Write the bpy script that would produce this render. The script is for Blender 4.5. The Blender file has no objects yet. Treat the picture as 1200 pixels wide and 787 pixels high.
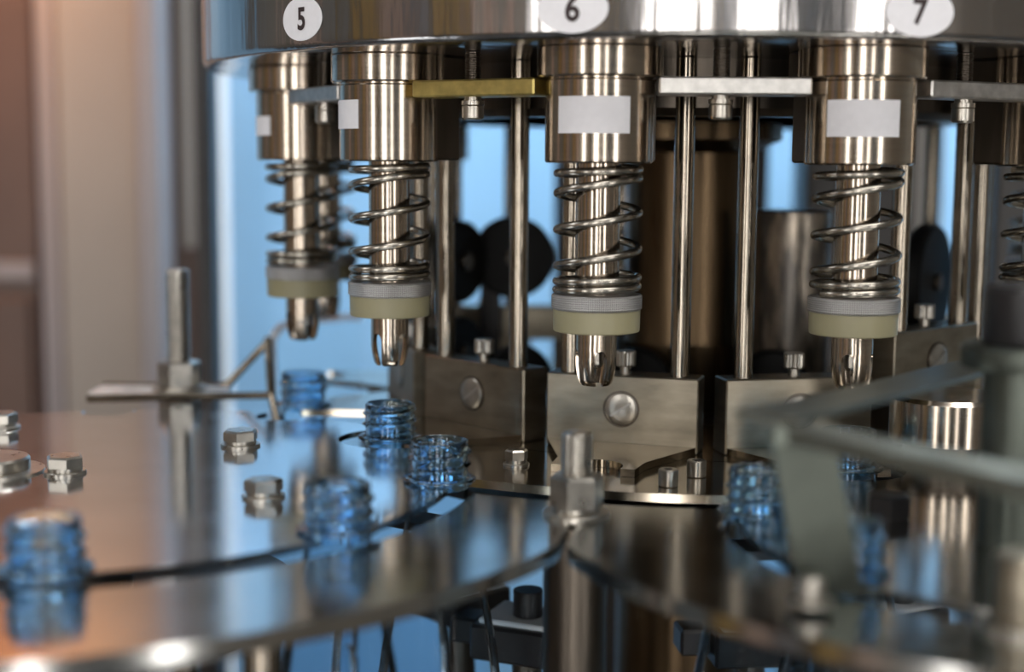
import bpy, math, random
from math import sin, cos, pi, atan2, sqrt, hypot
from mathutils import Vector, Matrix
from mathutils.geometry import tessellate_polygon

random.seed(4)
MM = 0.001
SC = bpy.context.scene
COL = SC.collection

# ------------------------------------------------------------ camera
F_PX, HORIZON, ROLL, CAM_Z = 1700.0, 187.19, 0.0075, 145.0
pitch = math.atan((393.5 - HORIZON) / F_PX)
fw = Vector((0, cos(pitch), -sin(pitch)))
r0 = Vector((1, 0, 0))
u0 = r0.cross(fw)
rt = r0 * cos(ROLL) + u0 * sin(ROLL)
up = u0 * cos(ROLL) - r0 * sin(ROLL)
cam = bpy.data.cameras.new('camera')
cam.sensor_width = 36.0
cam.lens = F_PX * 36.0 / 1200.0
cam.clip_start = 0.02
cam.clip_end = 50
cam.dof.use_dof = True
cam.dof.focus_distance = 0.70
cam.dof.aperture_fstop = 3.3
cam.dof.aperture_blades = 0
camo = bpy.data.objects.new('camera', cam)
COL.objects.link(camo)
m4 = Matrix((rt, up, -fw)).transposed().to_4x4()
m4.translation = Vector((0, 0, CAM_Z * MM))
camo.matrix_world = m4
SC.camera = camo

# ------------------------------------------------------------ world, light, exposure
SC.view_settings.view_transform = 'Standard'
SC.view_settings.look = 'None'
SC.view_settings.gamma = 1.0
SC.view_settings.use_curve_mapping = False
SC.view_settings.exposure = 0.6
w = bpy.data.worlds.new('world')
SC.world = w
w.use_nodes = True
w.node_tree.nodes['Background'].inputs[0].default_value = (0.55, 0.6, 0.68, 1)
w.node_tree.nodes['Background'].inputs[1].default_value = 0.12


def area(name, loc, target, sx, sy, power, color):
    l = bpy.data.lights.new(name, 'AREA')
    l.shape = 'RECTANGLE'
    l.size = sx
    l.size_y = sy
    l.energy = power
    l.color = color
    o = bpy.data.objects.new(name, l)
    COL.objects.link(o)
    o.location = loc
    d = Vector(target) - Vector(loc)
    o.rotation_euler = d.to_track_quat('-Z', 'Y').to_euler()
    return o


area('guard_lamp_light', (0.5, 1.42, 1.42), (0.45, 1.8, 0.0), 1.7, 0.15, 54, (0.95, 0.98, 1.0))  # added light without a visible source, brightens the blue wall
area('ceiling_lamp_light', (0.35, -0.1, 1.42), (0.1, 0.6, 0.0), 1.4, 0.25, 9, (1.0, 0.97, 0.93))  # added key light for the metal, from above
area('warm_lamp_light', (-0.62, 1.33, 0.56), (-0.58, 1.6, 0.3), 0.12, 0.12, 2.8, (1.0, 0.40, 0.13))  # added in place of an orange flare, tints the left columns
area('side_lamp_light', (-1.3, 0.5, 0.9), (-0.5, 1.4, 0.0), 0.3, 0.7, 2.5, (0.96, 0.98, 1.0))  # unseen area light aimed at the left columns


# ------------------------------------------------------------ materials
def mat(name):
    m = bpy.data.materials.new(name)
    m.use_nodes = True
    return m, m.node_tree, m.node_tree.nodes['Principled BSDF']


def noise_bump(t, b, scale, strength, stretch=(1, 1, 1), dist=0.0005):
    tc = t.nodes.new('ShaderNodeTexCoord')
    mp = t.nodes.new('ShaderNodeMapping')
    mp.inputs['Scale'].default_value = stretch
    n = t.nodes.new('ShaderNodeTexNoise')
    n.inputs['Scale'].default_value = scale
    n.inputs['Detail'].default_value = 4
    bp = t.nodes.new('ShaderNodeBump')
    bp.inputs['Strength'].default_value = strength
    bp.inputs['Distance'].default_value = dist
    t.links.new(tc.outputs['Object'], mp.inputs['Vector'])
    t.links.new(mp.outputs[0], n.inputs['Vector'])
    t.links.new(n.outputs['Fac'], bp.inputs['Height'])
    t.links.new(bp.outputs[0], b.inputs['Normal'])
    return n, mp


def steel(name, color, rough, var=0.15, scale=60, stretch=(1, 1, 1), bump=0.05, rvar=0.08):
    m, t, b = mat(name)
    b.inputs['Metallic'].default_value = 1.0
    n, mp = noise_bump(t, b, scale, bump, stretch)
    cr = t.nodes.new('ShaderNodeValToRGB')
    cr.color_ramp.elements[0].position = 0.3
    cr.color_ramp.elements[1].position = 0.7
    cr.color_ramp.elements[0].color = tuple(c * (1 - var) for c in color) + (1,)
    cr.color_ramp.elements[1].color = tuple(min(1, c * (1 + var * 0.5)) for c in color) + (1,)
    t.links.new(n.outputs['Fac'], cr.inputs[0])
    t.links.new(cr.outputs[0], b.inputs['Base Color'])
    mr = t.nodes.new('ShaderNodeMapRange')
    mr.inputs['To Min'].default_value = max(0.02, rough - rvar)
    mr.inputs['To Max'].default_value = rough + rvar
    t.links.new(n.outputs['Fac'], mr.inputs['Value'])
    t.links.new(mr.outputs[0], b.inputs['Roughness'])
    return m


def plain(name, color, rough=0.5, metal=0.0, scale=40, var=0.12, bump=0.05, **kw):
    m, t, b = mat(name)
    b.inputs['Metallic'].default_value = metal
    b.inputs['Roughness'].default_value = rough
    n, mp = noise_bump(t, b, scale, bump)
    cr = t.nodes.new('ShaderNodeValToRGB')
    cr.color_ramp.elements[0].position = 0.3
    cr.color_ramp.elements[1].position = 0.7
    cr.color_ramp.elements[0].color = tuple(c * (1 - var) for c in color) + (1,)
    cr.color_ramp.elements[1].color = tuple(min(1, c * (1 + var * 0.4)) for c in color) + (1,)
    t.links.new(n.outputs['Fac'], cr.inputs[0])
    t.links.new(cr.outputs[0], b.inputs['Base Color'])
    for k, v in kw.items():
        b.inputs[k].default_value = v
    return m


def emis(name, color, s):
    m, t, b = mat(name)
    b.inputs['Base Color'].default_value = (0.02, 0.02, 0.02, 1)
    b.inputs['Emission Color'].default_value = color + (1,)
    b.inputs['Emission Strength'].default_value = s
    return m


M = {}
M['head'] = steel('turned_steel', (0.49, 0.42, 0.345), 0.16, 0.10, 40, (1, 1, 30), 0.03, 0.05)
M['rod'] = steel('rod_steel', (0.36, 0.315, 0.255), 0.15, 0.25, 90, (1, 1, 0.5), 0.05, 0.06)
M['spring'] = steel('spring_steel', (0.42, 0.39, 0.34), 0.24, 0.2, 80)
M['drum'] = steel('drum_steel', (0.48, 0.46, 0.45), 0.15, 0.08, 30, (1, 1, 0.12), 0.5, 0.05)
M['drum'].node_tree.nodes['Bump'].inputs['Distance'].default_value = 0.003
M['disc'] = steel('disc_steel', (0.66, 0.68, 0.70), 0.12, 0.08, 30, (1, 1, 1), 0.015, 0.05)
M['guide'] = steel('guide_steel', (0.52, 0.52, 0.50), 0.15, 0.1, 30, (1, 1, 1), 0.02, 0.05)
M['base'] = steel('base_steel', (0.38, 0.33, 0.26), 0.14, 0.15, 30, (1, 1, 1), 0.02, 0.05)
M['block'] = steel('milled_steel', (0.33, 0.29, 0.225), 0.36, 0.3, 45, (1, 1, 3), 0.05, 0.08)
M['bolt'] = steel('bolt_steel', (0.48, 0.45, 0.40), 0.3, 0.2, 150)
M['dark'] = steel('dark_steel', (0.13, 0.11, 0.09), 0.35, 0.3, 30, (3, 3, 0.5), 0.06, 0.1)
M['brown'] = steel('stained_steel', (0.13, 0.088, 0.05), 0.30, 0.45, 25, (6, 6, 0.3), 0.05, 0.1)  # brown reflection streaks are put into the colour
M['bar'] = steel('bar_steel', (0.62, 0.60, 0.57), 0.42, 0.2, 200, (1, 1, 1), 0.1, 0.1)
M['arm'] = steel('zinc_plated_steel', (0.25, 0.27, 0.24), 0.42, 0.2, 60, (1, 1, 1), 0.05, 0.1)  # paler copy of the bracket leg's steel
M['zinc'] = steel('yellow_zinc_steel', (0.62, 0.50, 0.18), 0.42, 0.2, 200, (1, 1, 1), 0.1, 0.1)  # yellow-tinted copy of the bar steel
M['galv'] = steel('galvanised_steel', (0.13, 0.145, 0.125), 0.42, 0.2, 60, (1, 1, 1), 0.05, 0.1)
M['nylon'] = plain('cream_nylon', (0.31, 0.285, 0.175), 0.42, 0, 40, 0.08, 0.03, **{'Subsurface Weight': 0.25, 'Subsurface Radius': (0.004, 0.004, 0.002), 'Subsurface Scale': 0.5})
M['paper'] = plain('white_paper', (0.80, 0.79, 0.82), 0.7, 0, 300, 0.03, 0.05)
M['ink'] = plain('black_ink', (0.035, 0.02, 0.02), 0.6, 0, 300, 0.1)
M['black'] = plain('black_plastic', (0.012, 0.011, 0.012), 0.38, 0, 60, 0.3)
M['rubber'] = plain('black_rubber', (0.005, 0.005, 0.005), 0.6, 0, 60, 0.3, **{'Specular IOR Level': 0.25})
M['blue'] = plain('blue_paint', (0.27, 0.52, 0.80), 0.45, 0, 2.5, 0.14, 0.02)
M['white'] = plain('white_paint', (0.70, 0.73, 0.75), 0.5, 0, 10, 0.03)
M['beige'] = plain('beige_panel', (0.25, 0.235, 0.215), 0.42, 0.25, 3, 0.15)
M['lavender'] = plain('grey_panel', (0.22, 0.22, 0.24), 0.4, 0.2, 3, 0.12)
M['brownpanel'] = plain('brown_panel', (0.075, 0.045, 0.034), 0.35, 0.2, 4, 0.4)
M['pinkpanel'] = plain('rose_beige_panel', (0.50, 0.34, 0.27), 0.5, 0, 3, 0.2)
M['ochre'] = plain('ochre_panel', (0.45, 0.27, 0.07), 0.5, 0, 3, 0.2)
M['darkpanel'] = plain('dark_panel', (0.022, 0.017, 0.014), 0.4, 0.0, 4, 0.4)
M['hall'] = plain('hall_wall', (0.16, 0.135, 0.105), 0.7, 0, 2, 0.2)
M['ceil'] = plain('hall_ceiling', (0.25, 0.24, 0.23), 0.8, 0, 2, 0.1)
M['floor'] = plain('hall_floor', (0.10, 0.10, 0.10), 0.5, 0, 4, 0.2)
M['pane'] = emis('daylight_pane', (1.0, 0.97, 0.94), 5.0)  # glow of the added windows, reflected in the steel
M['tube'] = emis('lamp_diffuser', (1.0, 0.96, 0.9), 6.0)

# knurled metal: two crossing helical wave bumps, groove shade also put into the colour
m, t, b = mat('knurled_steel')
b.inputs['Metallic'].default_value = 0.85
b.inputs['Base Color'].default_value = (0.50, 0.49, 0.48, 1)
b.inputs['Roughness'].default_value = 0.42
tc = t.nodes.new('ShaderNodeTexCoord')
sx = t.nodes.new('ShaderNodeSeparateXYZ')
t.links.new(tc.outputs['Object'], sx.inputs[0])


def mth(op, a, bb=None):
    n = t.nodes.new('ShaderNodeMath')
    n.operation = op
    for i, v in enumerate((a, bb)):
        if v is None:
            continue
        if isinstance(v, (int, float)):
            n.inputs[i].default_value = v
        else:
            t.links.new(v, n.inputs[i])
    return n.outputs[0]


th = mth('MULTIPLY', mth('ARCTAN2', sx.outputs[1], sx.outputs[0]), 66)
zz = mth('MULTIPLY', sx.outputs[2], 3100)
hgt = mth('MULTIPLY', mth('SINE', mth('ADD', th, zz)), mth('SINE', mth('SUBTRACT', th, zz)))
bp = t.nodes.new('ShaderNodeBump')
bp.inputs['Strength'].default_value = 0.6
bp.inputs['Distance'].default_value = 0.0005
t.links.new(hgt, bp.inputs['Height'])
t.links.new(bp.outputs[0], b.inputs['Normal'])
cr = t.nodes.new('ShaderNodeValToRGB')
cr.color_ramp.elements[0].color = (0.26, 0.25, 0.24, 1)
cr.color_ramp.elements[1].color = (0.62, 0.61, 0.60, 1)
t.links.new(mth('ADD', mth('MULTIPLY', hgt, 0.5), 0.5), cr.inputs[0])
t.links.new(cr.outputs[0], b.inputs['Base Color'])
M['knurl'] = m

# scratched cylinder
m, t, b = mat('scratched_steel')
b.inputs['Metallic'].default_value = 1.0
n, mp = noise_bump(t, b, 60, 0.12, (2, 2, 0.6))
cr = t.nodes.new('ShaderNodeValToRGB')
cr.color_ramp.elements[0].position = 0.45
cr.color_ramp.elements[0].color = (0.16, 0.145, 0.13, 1)
cr.color_ramp.elements[1].position = 0.75
cr.color_ramp.elements[1].color = (0.55, 0.47, 0.38, 1)
t.links.new(n.outputs['Fac'], cr.inputs[0])
t.links.new(cr.outputs[0], b.inputs['Base Color'])
b.inputs['Roughness'].default_value = 0.38
M['scratched'] = m


def pet(name, color, rough=0.05):
    m, t, b = mat(name)
    b.inputs['Base Color'].default_value = color + (1,)
    b.inputs['Transmission Weight'].default_value = 1.0
    b.inputs['Roughness'].default_value = rough
    b.inputs['IOR'].default_value = 1.45
    noise_bump(t, b, 30, 0.15)
    return m


M['neck'] = pet('blue_pet', (0.54, 0.79, 0.99))


def thin(name, color, gl):
    m, t, b = mat(name)
    out = t.nodes['Material Output']
    tr = t.nodes.new('ShaderNodeBsdfTransparent')
    tr.inputs[0].default_value = color + (1,)
    g = t.nodes.new('ShaderNodeBsdfGlossy')
    g.inputs['Roughness'].default_value = 0.06
    g.inputs['Color'].default_value = (1, 1, 1, 1)
    lw = t.nodes.new('ShaderNodeLayerWeight')
    lw.inputs['Blend'].default_value = gl
    mx = t.nodes.new('ShaderNodeMixShader')
    nz = t.nodes.new('ShaderNodeTexNoise')
    nz.inputs['Scale'].default_value = 25
    bp = t.nodes.new('ShaderNodeBump')
    bp.inputs['Strength'].default_value = 0.2
    bp.inputs['Distance'].default_value = 0.001
    t.links.new(nz.outputs['Fac'], bp.inputs['Height'])
    t.links.new(bp.outputs[0], g.inputs['Normal'])
    t.links.new(lw.outputs['Fresnel'], mx.inputs[0])
    t.links.new(tr.outputs[0], mx.inputs[1])
    t.links.new(g.outputs[0], mx.inputs[2])
    t.links.new(mx.outputs[0], out.inputs['Surface'])
    t.nodes.remove(b)
    return m


M['petbody'] = thin('clear_blue_pet', (0.86, 0.93, 0.98), 0.12)
M['acrylic'] = thin('clear_acrylic', (0.97, 0.985, 0.99), 0.02)
m, t, b = mat('frosted_acrylic_edge')
b.inputs['Base Color'].default_value = (0.9, 0.93, 0.95, 1)
b.inputs['Roughness'].default_value = 0.3
tl = t.nodes.new('ShaderNodeBsdfTranslucent')
tl.inputs[0].default_value = (0.95, 0.97, 1.0, 1)
mx = t.nodes.new('ShaderNodeMixShader')
mx.inputs[0].default_value = 0.55
t.links.new(b.outputs[0], mx.inputs[1])
t.links.new(tl.outputs[0], mx.inputs[2])
t.links.new(mx.outputs[0], t.nodes['Material Output'].inputs['Surface'])
M['acrylic_edge'] = m


# ------------------------------------------------------------ mesh helpers (all in millimetres)
class MB:
    def __init__(s):
        s.v, s.f = [], []

    def add(s, verts, faces):
        o = len(s.v)
        s.v += [tuple(p) for p in verts]
        s.f += [tuple(i + o for i in f) for f in faces]
        return s

    def box(s, x0, x1, y0, y1, z0, z1, ch=0.0):
        if ch <= 0:
            vs = [(x, y, z) for z in (z0, z1) for x, y in ((x0, y0), (x1, y0), (x1, y1), (x0, y1))]
            return s.add(vs, [(3, 2, 1, 0), (4, 5, 6, 7), (0, 1, 5, 4), (1, 2, 6, 5), (2, 3, 7, 6), (3, 0, 4, 7)])
        c = ch
        loop = lambda d, z: [(x0 + d, y0 + d, z), (x1 - d, y0 + d, z), (x1 - d, y1 - d, z), (x0 + d, y1 - d, z)]
        vs = []
        def oct_(z, k):
            a = c * k
            return [(x0 + c, y0 + a, z), (x1 - c, y0 + a, z), (x1 - a, y0 + c, z), (x1 - a, y1 - c, z),
                    (x1 - c, y1 - a, z), (x0 + c, y1 - a, z), (x0 + a, y1 - c, z), (x0 + a, y0 + c, z)]
        for z, k in ((z0, 1), (z0 + c, 0), (z1 - c, 0), (z1, 1)):
            vs += oct_(z, k)
        fs = [tuple(range(7, -1, -1)), tuple(range(24, 32))]
        for i in range(3):
            for j in range(8):
                fs.append((i * 8 + j, i * 8 + (j + 1) % 8, i * 8 + 8 + (j + 1) % 8, i * 8 + 8 + j))
        return s.add(vs, fs)

    def lathe(s, prof, n=48, cx=0, cy=0, closed=False):
        k = len(prof)
        vs = []
        for r, z in prof:
            for i in range(n):
                a = 2 * pi * i / n
                vs.append((cx + r * cos(a), cy + r * sin(a), z))
        fs = []
        rng = k if closed else k - 1
        for j in range(rng):
            j2 = (j + 1) % k
            for i in range(n):
                i2 = (i + 1) % n
                fs.append((j * n + i, j * n + i2, j2 * n + i2, j2 * n + i))
        if not closed:
            if prof[0][0] > 0.01:
                fs.append(tuple(range(n - 1, -1, -1)))
            if prof[-1][0] > 0.01:
                fs.append(tuple((k - 1) * n + i for i in range(n)))
        return s.add(vs, fs)

    def cyl(s, r, z0, z1, n=32, cx=0, cy=0, ch=0.4):
        return s.lathe([(r - ch, z0), (r, z0 + ch), (r, z1 - ch), (r - ch, z1)], n, cx, cy)

    def tube(s, pts, r, n=10, caps=True):
        P = [Vector(p) for p in pts]
        vs, fs = [], []
        T0 = (P[1] - P[0]).normalized()
        ref = Vector((0, 0, 1)) if abs(T0.z) < 0.9 else Vector((1, 0, 0))
        nrm = T0.cross(ref).normalized()
        for i, p in enumerate(P):
            T = (P[min(i + 1, len(P) - 1)] - P[max(i - 1, 0)]).normalized()
            nrm = (nrm - T * nrm.dot(T)).normalized()
            bn = T.cross(nrm)
            for j in range(n):
                a = 2 * pi * j / n
                vs.append(p + nrm * (r * cos(a)) + bn * (r * sin(a)))
        for i in range(len(P) - 1):
            for j in range(n):
                j2 = (j + 1) % n
                fs.append((i * n + j, i * n + j2, (i + 1) * n + j2, (i + 1) * n + j))
        if caps:
            fs.append(tuple(range(n - 1, -1, -1)))
            fs.append(tuple((len(P) - 1) * n + j for j in range(n)))
        return s.add(vs, fs)

    def hexa(s, af, z0, z1, cx=0, cy=0, rot=0.0, ch=0.8):
        R = af / 2 / cos(pi / 6)
        vs = []
        for z, k in ((z0, 1), (z1 - ch, 1), (z1, 0.87)):
            vs += [(cx + R * k * cos(rot + i * pi / 3), cy + R * k * sin(rot + i * pi / 3), z) for i in range(6)]
        fs = [tuple(range(5, -1, -1)), tuple(range(12, 18))]
        for j in range(2):
            for i in range(6):
                fs.append((j * 6 + i, j * 6 + (i + 1) % 6, j * 6 + 6 + (i + 1) % 6, j * 6 + 6 + i))
        return s.add(vs, fs)

    def plate(s, loops, z0, z1):
        """extruded flat polygon, loops[0] outline then holes"""
        flat = [p for l in loops for p in l]
        tris = tessellate_polygon([[Vector((x, y, 0)) for x, y in l] for l in loops])
        n = len(flat)
        vs = [(x, y, z1) for x, y in flat] + [(x, y, z0) for x, y in flat]
        fs = []
        for a, b_, c in tris:
            (x0, y0), (x1, y1), (x2, y2) = flat[a], flat[b_], flat[c]
            if (x1 - x0) * (y2 - y0) - (x2 - x0) * (y1 - y0) < 0:
                a, c = c, a
            fs += [(a, b_, c), (c + n, b_ + n, a + n)]
        o = 0
        for l in loops:
            k = len(l)
            for i in range(k):
                a, b_ = o + i, o + (i + 1) % k
                fs.append((a, a + n, b_ + n, b_))
            o += k
        return s.add(vs, fs)

    def mesh(s, name, material, sharp=32):
        me = bpy.data.meshes.new(name)
        me.from_pydata([(x * MM, y * MM, z * MM) for x, y, z in s.v], [], s.f)
        me.materials.append(material)
        me.validate()
        import bmesh
        bm = bmesh.new()
        bm.from_mesh(me)
        bmesh.ops.recalc_face_normals(bm, faces=bm.faces)
        bm.to_mesh(me)
        bm.free()
        for p in me.polygons:
            p.use_smooth = True
        me.set_sharp_from_angle(angle=math.radians(sharp))
        return me

    def build(s, name, material, parent=None, sharp=32):
        return link(name, s.mesh(name, material, sharp), parent)


def link(name, me, parent=None):
    o = bpy.data.objects.new(name, me)
    COL.objects.link(o)
    if parent:
        o.parent = parent
    return o


def tag(o, label=None, cat=None, group=None, kind=None):
    if label:
        o['label'] = label
    if cat:
        o['category'] = cat
    if group:
        o['group'] = group
    if kind:
        o['kind'] = kind
    return o


def thing(name, label, cat, loc, rz=0.0, group=None):
    o = bpy.data.objects.new(name, None)
    o.empty_display_size = 0.01
    COL.objects.link(o)
    o.location = (loc[0] * MM, loc[1] * MM, loc[2] * MM)
    o.rotation_euler = (0, 0, rz)
    return tag(o, label, cat, group)


def dup(root, name=None):
    r = root.copy()
    COL.objects.link(r)
    for ch in list(root.children):
        c = ch.copy()
        COL.objects.link(c)
        c.parent = r
        for g in list(ch.children):
            d = g.copy()
            COL.objects.link(d)
            d.parent = c
    return r


def unproject(px, py, Y):
    d = fw + rt * ((px - 600) / F_PX) - up * ((py - 393.5) / F_PX)
    k = Y / d.y
    return (d.x * k, Y, CAM_Z + d.z * k)


def arc(cx, cy, R, a0, a1, n):
    return [(cx + R * cos(a0 + (a1 - a0) * i / n), cy + R * sin(a0 + (a1 - a0) * i / n)) for i in range(n + 1)]


# ------------------------------------------------------------ the hall (structure)
X0, X1, Y0, Y1, ZF, ZC = -2000, 2000, -1700, 1900, -1000, 1500
T = 60


def struct(name, mb, material):
    return tag(mb.build(name, material), kind='structure')


struct('floor', MB().box(X0 - T, X1 + T, Y0 - T, Y1 + T, ZF - T, ZF), M['floor'])
struct('ceiling', MB().box(X0 - T, X1 + T, Y0 - T, Y1 + T, ZC, ZC + T), M['ceil'])
struct('wall_left', MB().box(X0 - T, X0, Y0, Y1, ZF, ZC), M['hall'])
struct('wall_right', MB().box(X1, X1 + T, Y0, Y1, ZF, ZC), M['hall'])
struct('wall_back', MB().box(X0, X1, Y1, Y1 + T, ZF, ZC), M['blue'])
struct('wall_front', MB().box(X0, X1, Y0 - T, Y0, ZF, ZC), M['hall'])
for i, (wx0, wx1, wz0, wz1) in enumerate(((-500, -190, -940, 1250), (330, 450, -940, 1250), (-1750, -1450, -940, 1250), (1350, 1700, -940, 1250))):  # unseen windows added as bright streaks for the steel to reflect
    f = MB()
    f.box(wx0 - 40, wx0, Y0, Y0 + 40, wz0 - 40, wz1 + 40).box(wx1, wx1 + 40, Y0, Y0 + 40, wz0 - 40, wz1 + 40)
    f.box(wx0, wx1, Y0, Y0 + 40, wz0 - 40, wz0).box(wx0, wx1, Y0, Y0 + 40, wz1, wz1 + 40)
    fo = struct('window_%d' % (i + 1), f, M['brownpanel'])
    MB().box(wx0, wx1, Y0 + 5, Y0 + 12, wz0, wz1).build('pane', M['pane'], fo)

for i, (xa, xb, mt) in enumerate(((-1180, -960, 'ochre'), (-880, -560, 'brownpanel'), (-100, 40, 'ochre'), (60, 250, 'lavender'), (520, 680, 'darkpanel'), (760, 980, 'beige'), (1020, 1180, 'darkpanel'))):  # coloured panels added behind the camera for the steel to reflect
    struct('trim_%d' % (i + 1), MB().box(xa, xb, Y0 + 1, Y0 + 60, ZF + 1, ZC - 1, 3), M[mt])

for i, (ya, yb, mt) in enumerate(((880, 1080, 'pinkpanel'), (520, 800, 'beige'), (260, 430, 'ochre'), (-60, 160, 'pinkpanel'), (-330, -140, 'lavender'), (-720, -480, 'ochre'), (-1150, -900, 'pinkpanel'))):  # more added panels on the left, colour streaks for the drum's reflection
    struct('trim_%d' % (i + 8), MB().box(X0 + 1, X0 + 60, ya, yb, ZF + 1, ZC - 1, 3), M[mt])

# ------------------------------------------------------------ carousel
CX, CY, RH, PH, ST, RB = 109.27, 915.26, 241.46, -0.2909, 0.5052, 183.2
ZD, RD = 196.74, 296.15


def polar(a, R, z=0):
    return (CX + R * sin(a), CY - R * cos(a), z)


caro = thing('rotary_carousel', 'big steel drum with oval stickers numbered 5, 6 and 7 carrying the filling heads', 'machine', (CX, CY, -350))
Z0 = 350
d = MB()
d.lathe([(60, 340), (RD - 4, 340), (RD, 336)] + [(RD - 4 + 4 * cos(a), ZD + 4 - 4 * sin(a)) for a in [k * pi / 2 / 6 for k in range(7)]] + [(60, ZD), (60, 340)], 192)
d.v = [(x, y, z + Z0) for x, y, z in d.v]
d.build('drum', M['drum'], caro)
d = MB()
d.lathe([(40, 0), (40, 330), (36, 332), (36, 380), (44, 384), (44, Z0 - 10), (38, Z0), (38, Z0 + 150), (58, Z0 + 158), (58, Z0 + 300)], 64)
d.build('center_column', M['brown'], caro)
MB().lathe([(150, Z0 + 168), (166, Z0 + 168), (170, Z0 + 172), (170, Z0 + ZD), (150, Z0 + ZD), (150, Z0 + 168)], 96).build('inner_skirt', M['dark'], caro)  # dark ring added to darken the band under the drum
# base plate with a round pocket under every head
STATIONS = (-4, -3, -2, -1, 0, 1, 2, 3, 4, 7)      # the rest of the far side is hidden
RBASE = 202.0


def notched(cx, cy, R, rp, centres, rn, n_arc=10):
    """outline of a disc of radius R with circular notches rn at angle centres on radius rp"""
    pts = []
    cs0 = sorted((c[0] % (2 * pi), c[1], c[2]) if isinstance(c, tuple) else (c % (2 * pi), rp, rn) for c in centres)
    hs = [math.acos(max(-1, min(1, (R * R + r_ * r_ - n_ * n_) / (2 * R * r_)))) for a_, r_, n_ in cs0]
    cs = [c[0] for c in cs0]
    for i, (a, rp, rn) in enumerate(cs0):
        h = hs[i]
        # notch from a-h to a+h walking ccw
        pc = (cx + rp * cos(a), cy + rp * sin(a))
        e0 = (cx + R * cos(a - h), cy + R * sin(a - h))
        b0 = atan2(e0[1] - pc[1], e0[0] - pc[0]) - a
        b0 = (b0 + pi) % (2 * pi) - pi          # negative angle
        if b0 > 0:
            b0 -= 2 * pi
        for k in range(n_arc + 1):
            bb = a + b0 - (2 * pi + 2 * b0) * k / n_arc
            pts.append((pc[0] + rn * cos(bb), pc[1] + rn * sin(bb)))
        a2 = cs[(i + 1) % len(cs)] + (2 * pi if i == len(cs) - 1 else 0)
        s0, s1 = a + h, a2 - hs[(i + 1) % len(cs)]
        for k in range(1, n_arc):
            q = s0 + (s1 - s0) * k / n_arc
            pts.append((cx + R * cos(q), cy + R * sin(q)))
    return pts


bp_ = MB()
bp_.lathe([(100, Z0 - 8), (RBASE, Z0 - 8), (RBASE, Z0 - 4), (100, Z0 - 4)], 128, closed=True)
bp_.build('base_plate', M['base'], caro)
MB().lathe([(44, Z0 - 60), (100, Z0 - 9), (112, Z0 - 8.2), (112, Z0 - 8), (44, Z0 - 8)], 48).build('base_flange', M['dark'], caro)
MB().lathe([(44, Z0 - 36), (205, Z0 - 36), (205, Z0 - 30), (44, Z0 - 30)], 96).build('lower_wheel', M['black'], caro)  # black disc added so the gap before the base plate shows dark


def num_sticker(px, digit, zc, rx, rz):
    # find the angle on the drum face where it projects at px
    best = min((abs((lambda p: 600 + F_PX * ((Vector((p[0], p[1], zc - CAM_Z))).dot(rt)) / (Vector((p[0], p[1], zc - CAM_Z)).dot(fw)) - px)(polar(a / 1000, RD))), a / 1000) for a in range(-1150, 700))
    a0 = best[1]
    N = 48
    R = RD + 0.35
    fn = lambda x, z, r: (r * sin(a0 + x / RD), -r * cos(a0 + x / RD), z + Z0)
    mb = MB()
    vs = []
    rings = 4
    for k in range(rings + 1):
        q = k / rings
        for i in range(N):
            an = 2 * pi * i / N
            vs.append(fn(rx * q * cos(an), zc + rz * q * sin(an), R))
    fs = []
    for k in range(rings):
        for i in range(N):
            i2 = (i + 1) % N
            fs.append((k * N + i, k * N + i2, (k + 1) * N + i2, (k + 1) * N + i))
    mb.add(vs, fs)
    st = mb.build('number_sticker', M['paper'], caro)
    st['label'] = 'white oval sticker with a black number ' + digit
    cu = bpy.data.curves.new('digit_text', 'FONT')
    cu.body = digit
    cu.align_x = 'CENTER'
    cu.align_y = 'CENTER'
    cu.size = 14.5
    cu.offset = 0.42
    cu.resolution_u = 6
    to = bpy.data.objects.new('digit_text', cu)
    COL.objects.link(to)
    dg = bpy.context.evaluated_depsgraph_get()
    me = bpy.data.meshes.new_from_object(to.evaluated_get(dg))
    bpy.data.objects.remove(to)
    xs = [v.co.x for v in me.vertices]
    ys = [v.co.y for v in me.vertices]
    mx, my = (min(xs) + max(xs)) / 2, (min(ys) + max(ys)) / 2
    for v in me.vertices:
        x, y, z = fn((v.co.x - mx) * 0.92, zc + (v.co.y - my), R + 0.3)
        v.co = (x * MM, y * MM, z * MM)
    me.materials.clear()
    me.materials.append(M['ink'])
    link('digit', me, st)


for px, dgt, py in ((354, '5', 22), (671, '6', 10), (1078, '7', 14)):
    # height of sticker centre from its pixel row
    rr = min(((abs(600 + F_PX * Vector((polar(a / 500, RD)[0], polar(a / 500, RD)[1], 60)).dot(rt) / Vector((polar(a / 500, RD)[0], polar(a / 500, RD)[1], 60)).dot(fw) - px), a / 500) for a in range(-560, 350)))
    zc = unproject(px, py, polar(rr[1], RD)[1])[2]
    num_sticker(px, dgt, zc, 15.6, 10.4)


# ------------------------------------------------------------ filling heads
ZT = 39.0      # nozzle tip height


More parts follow.
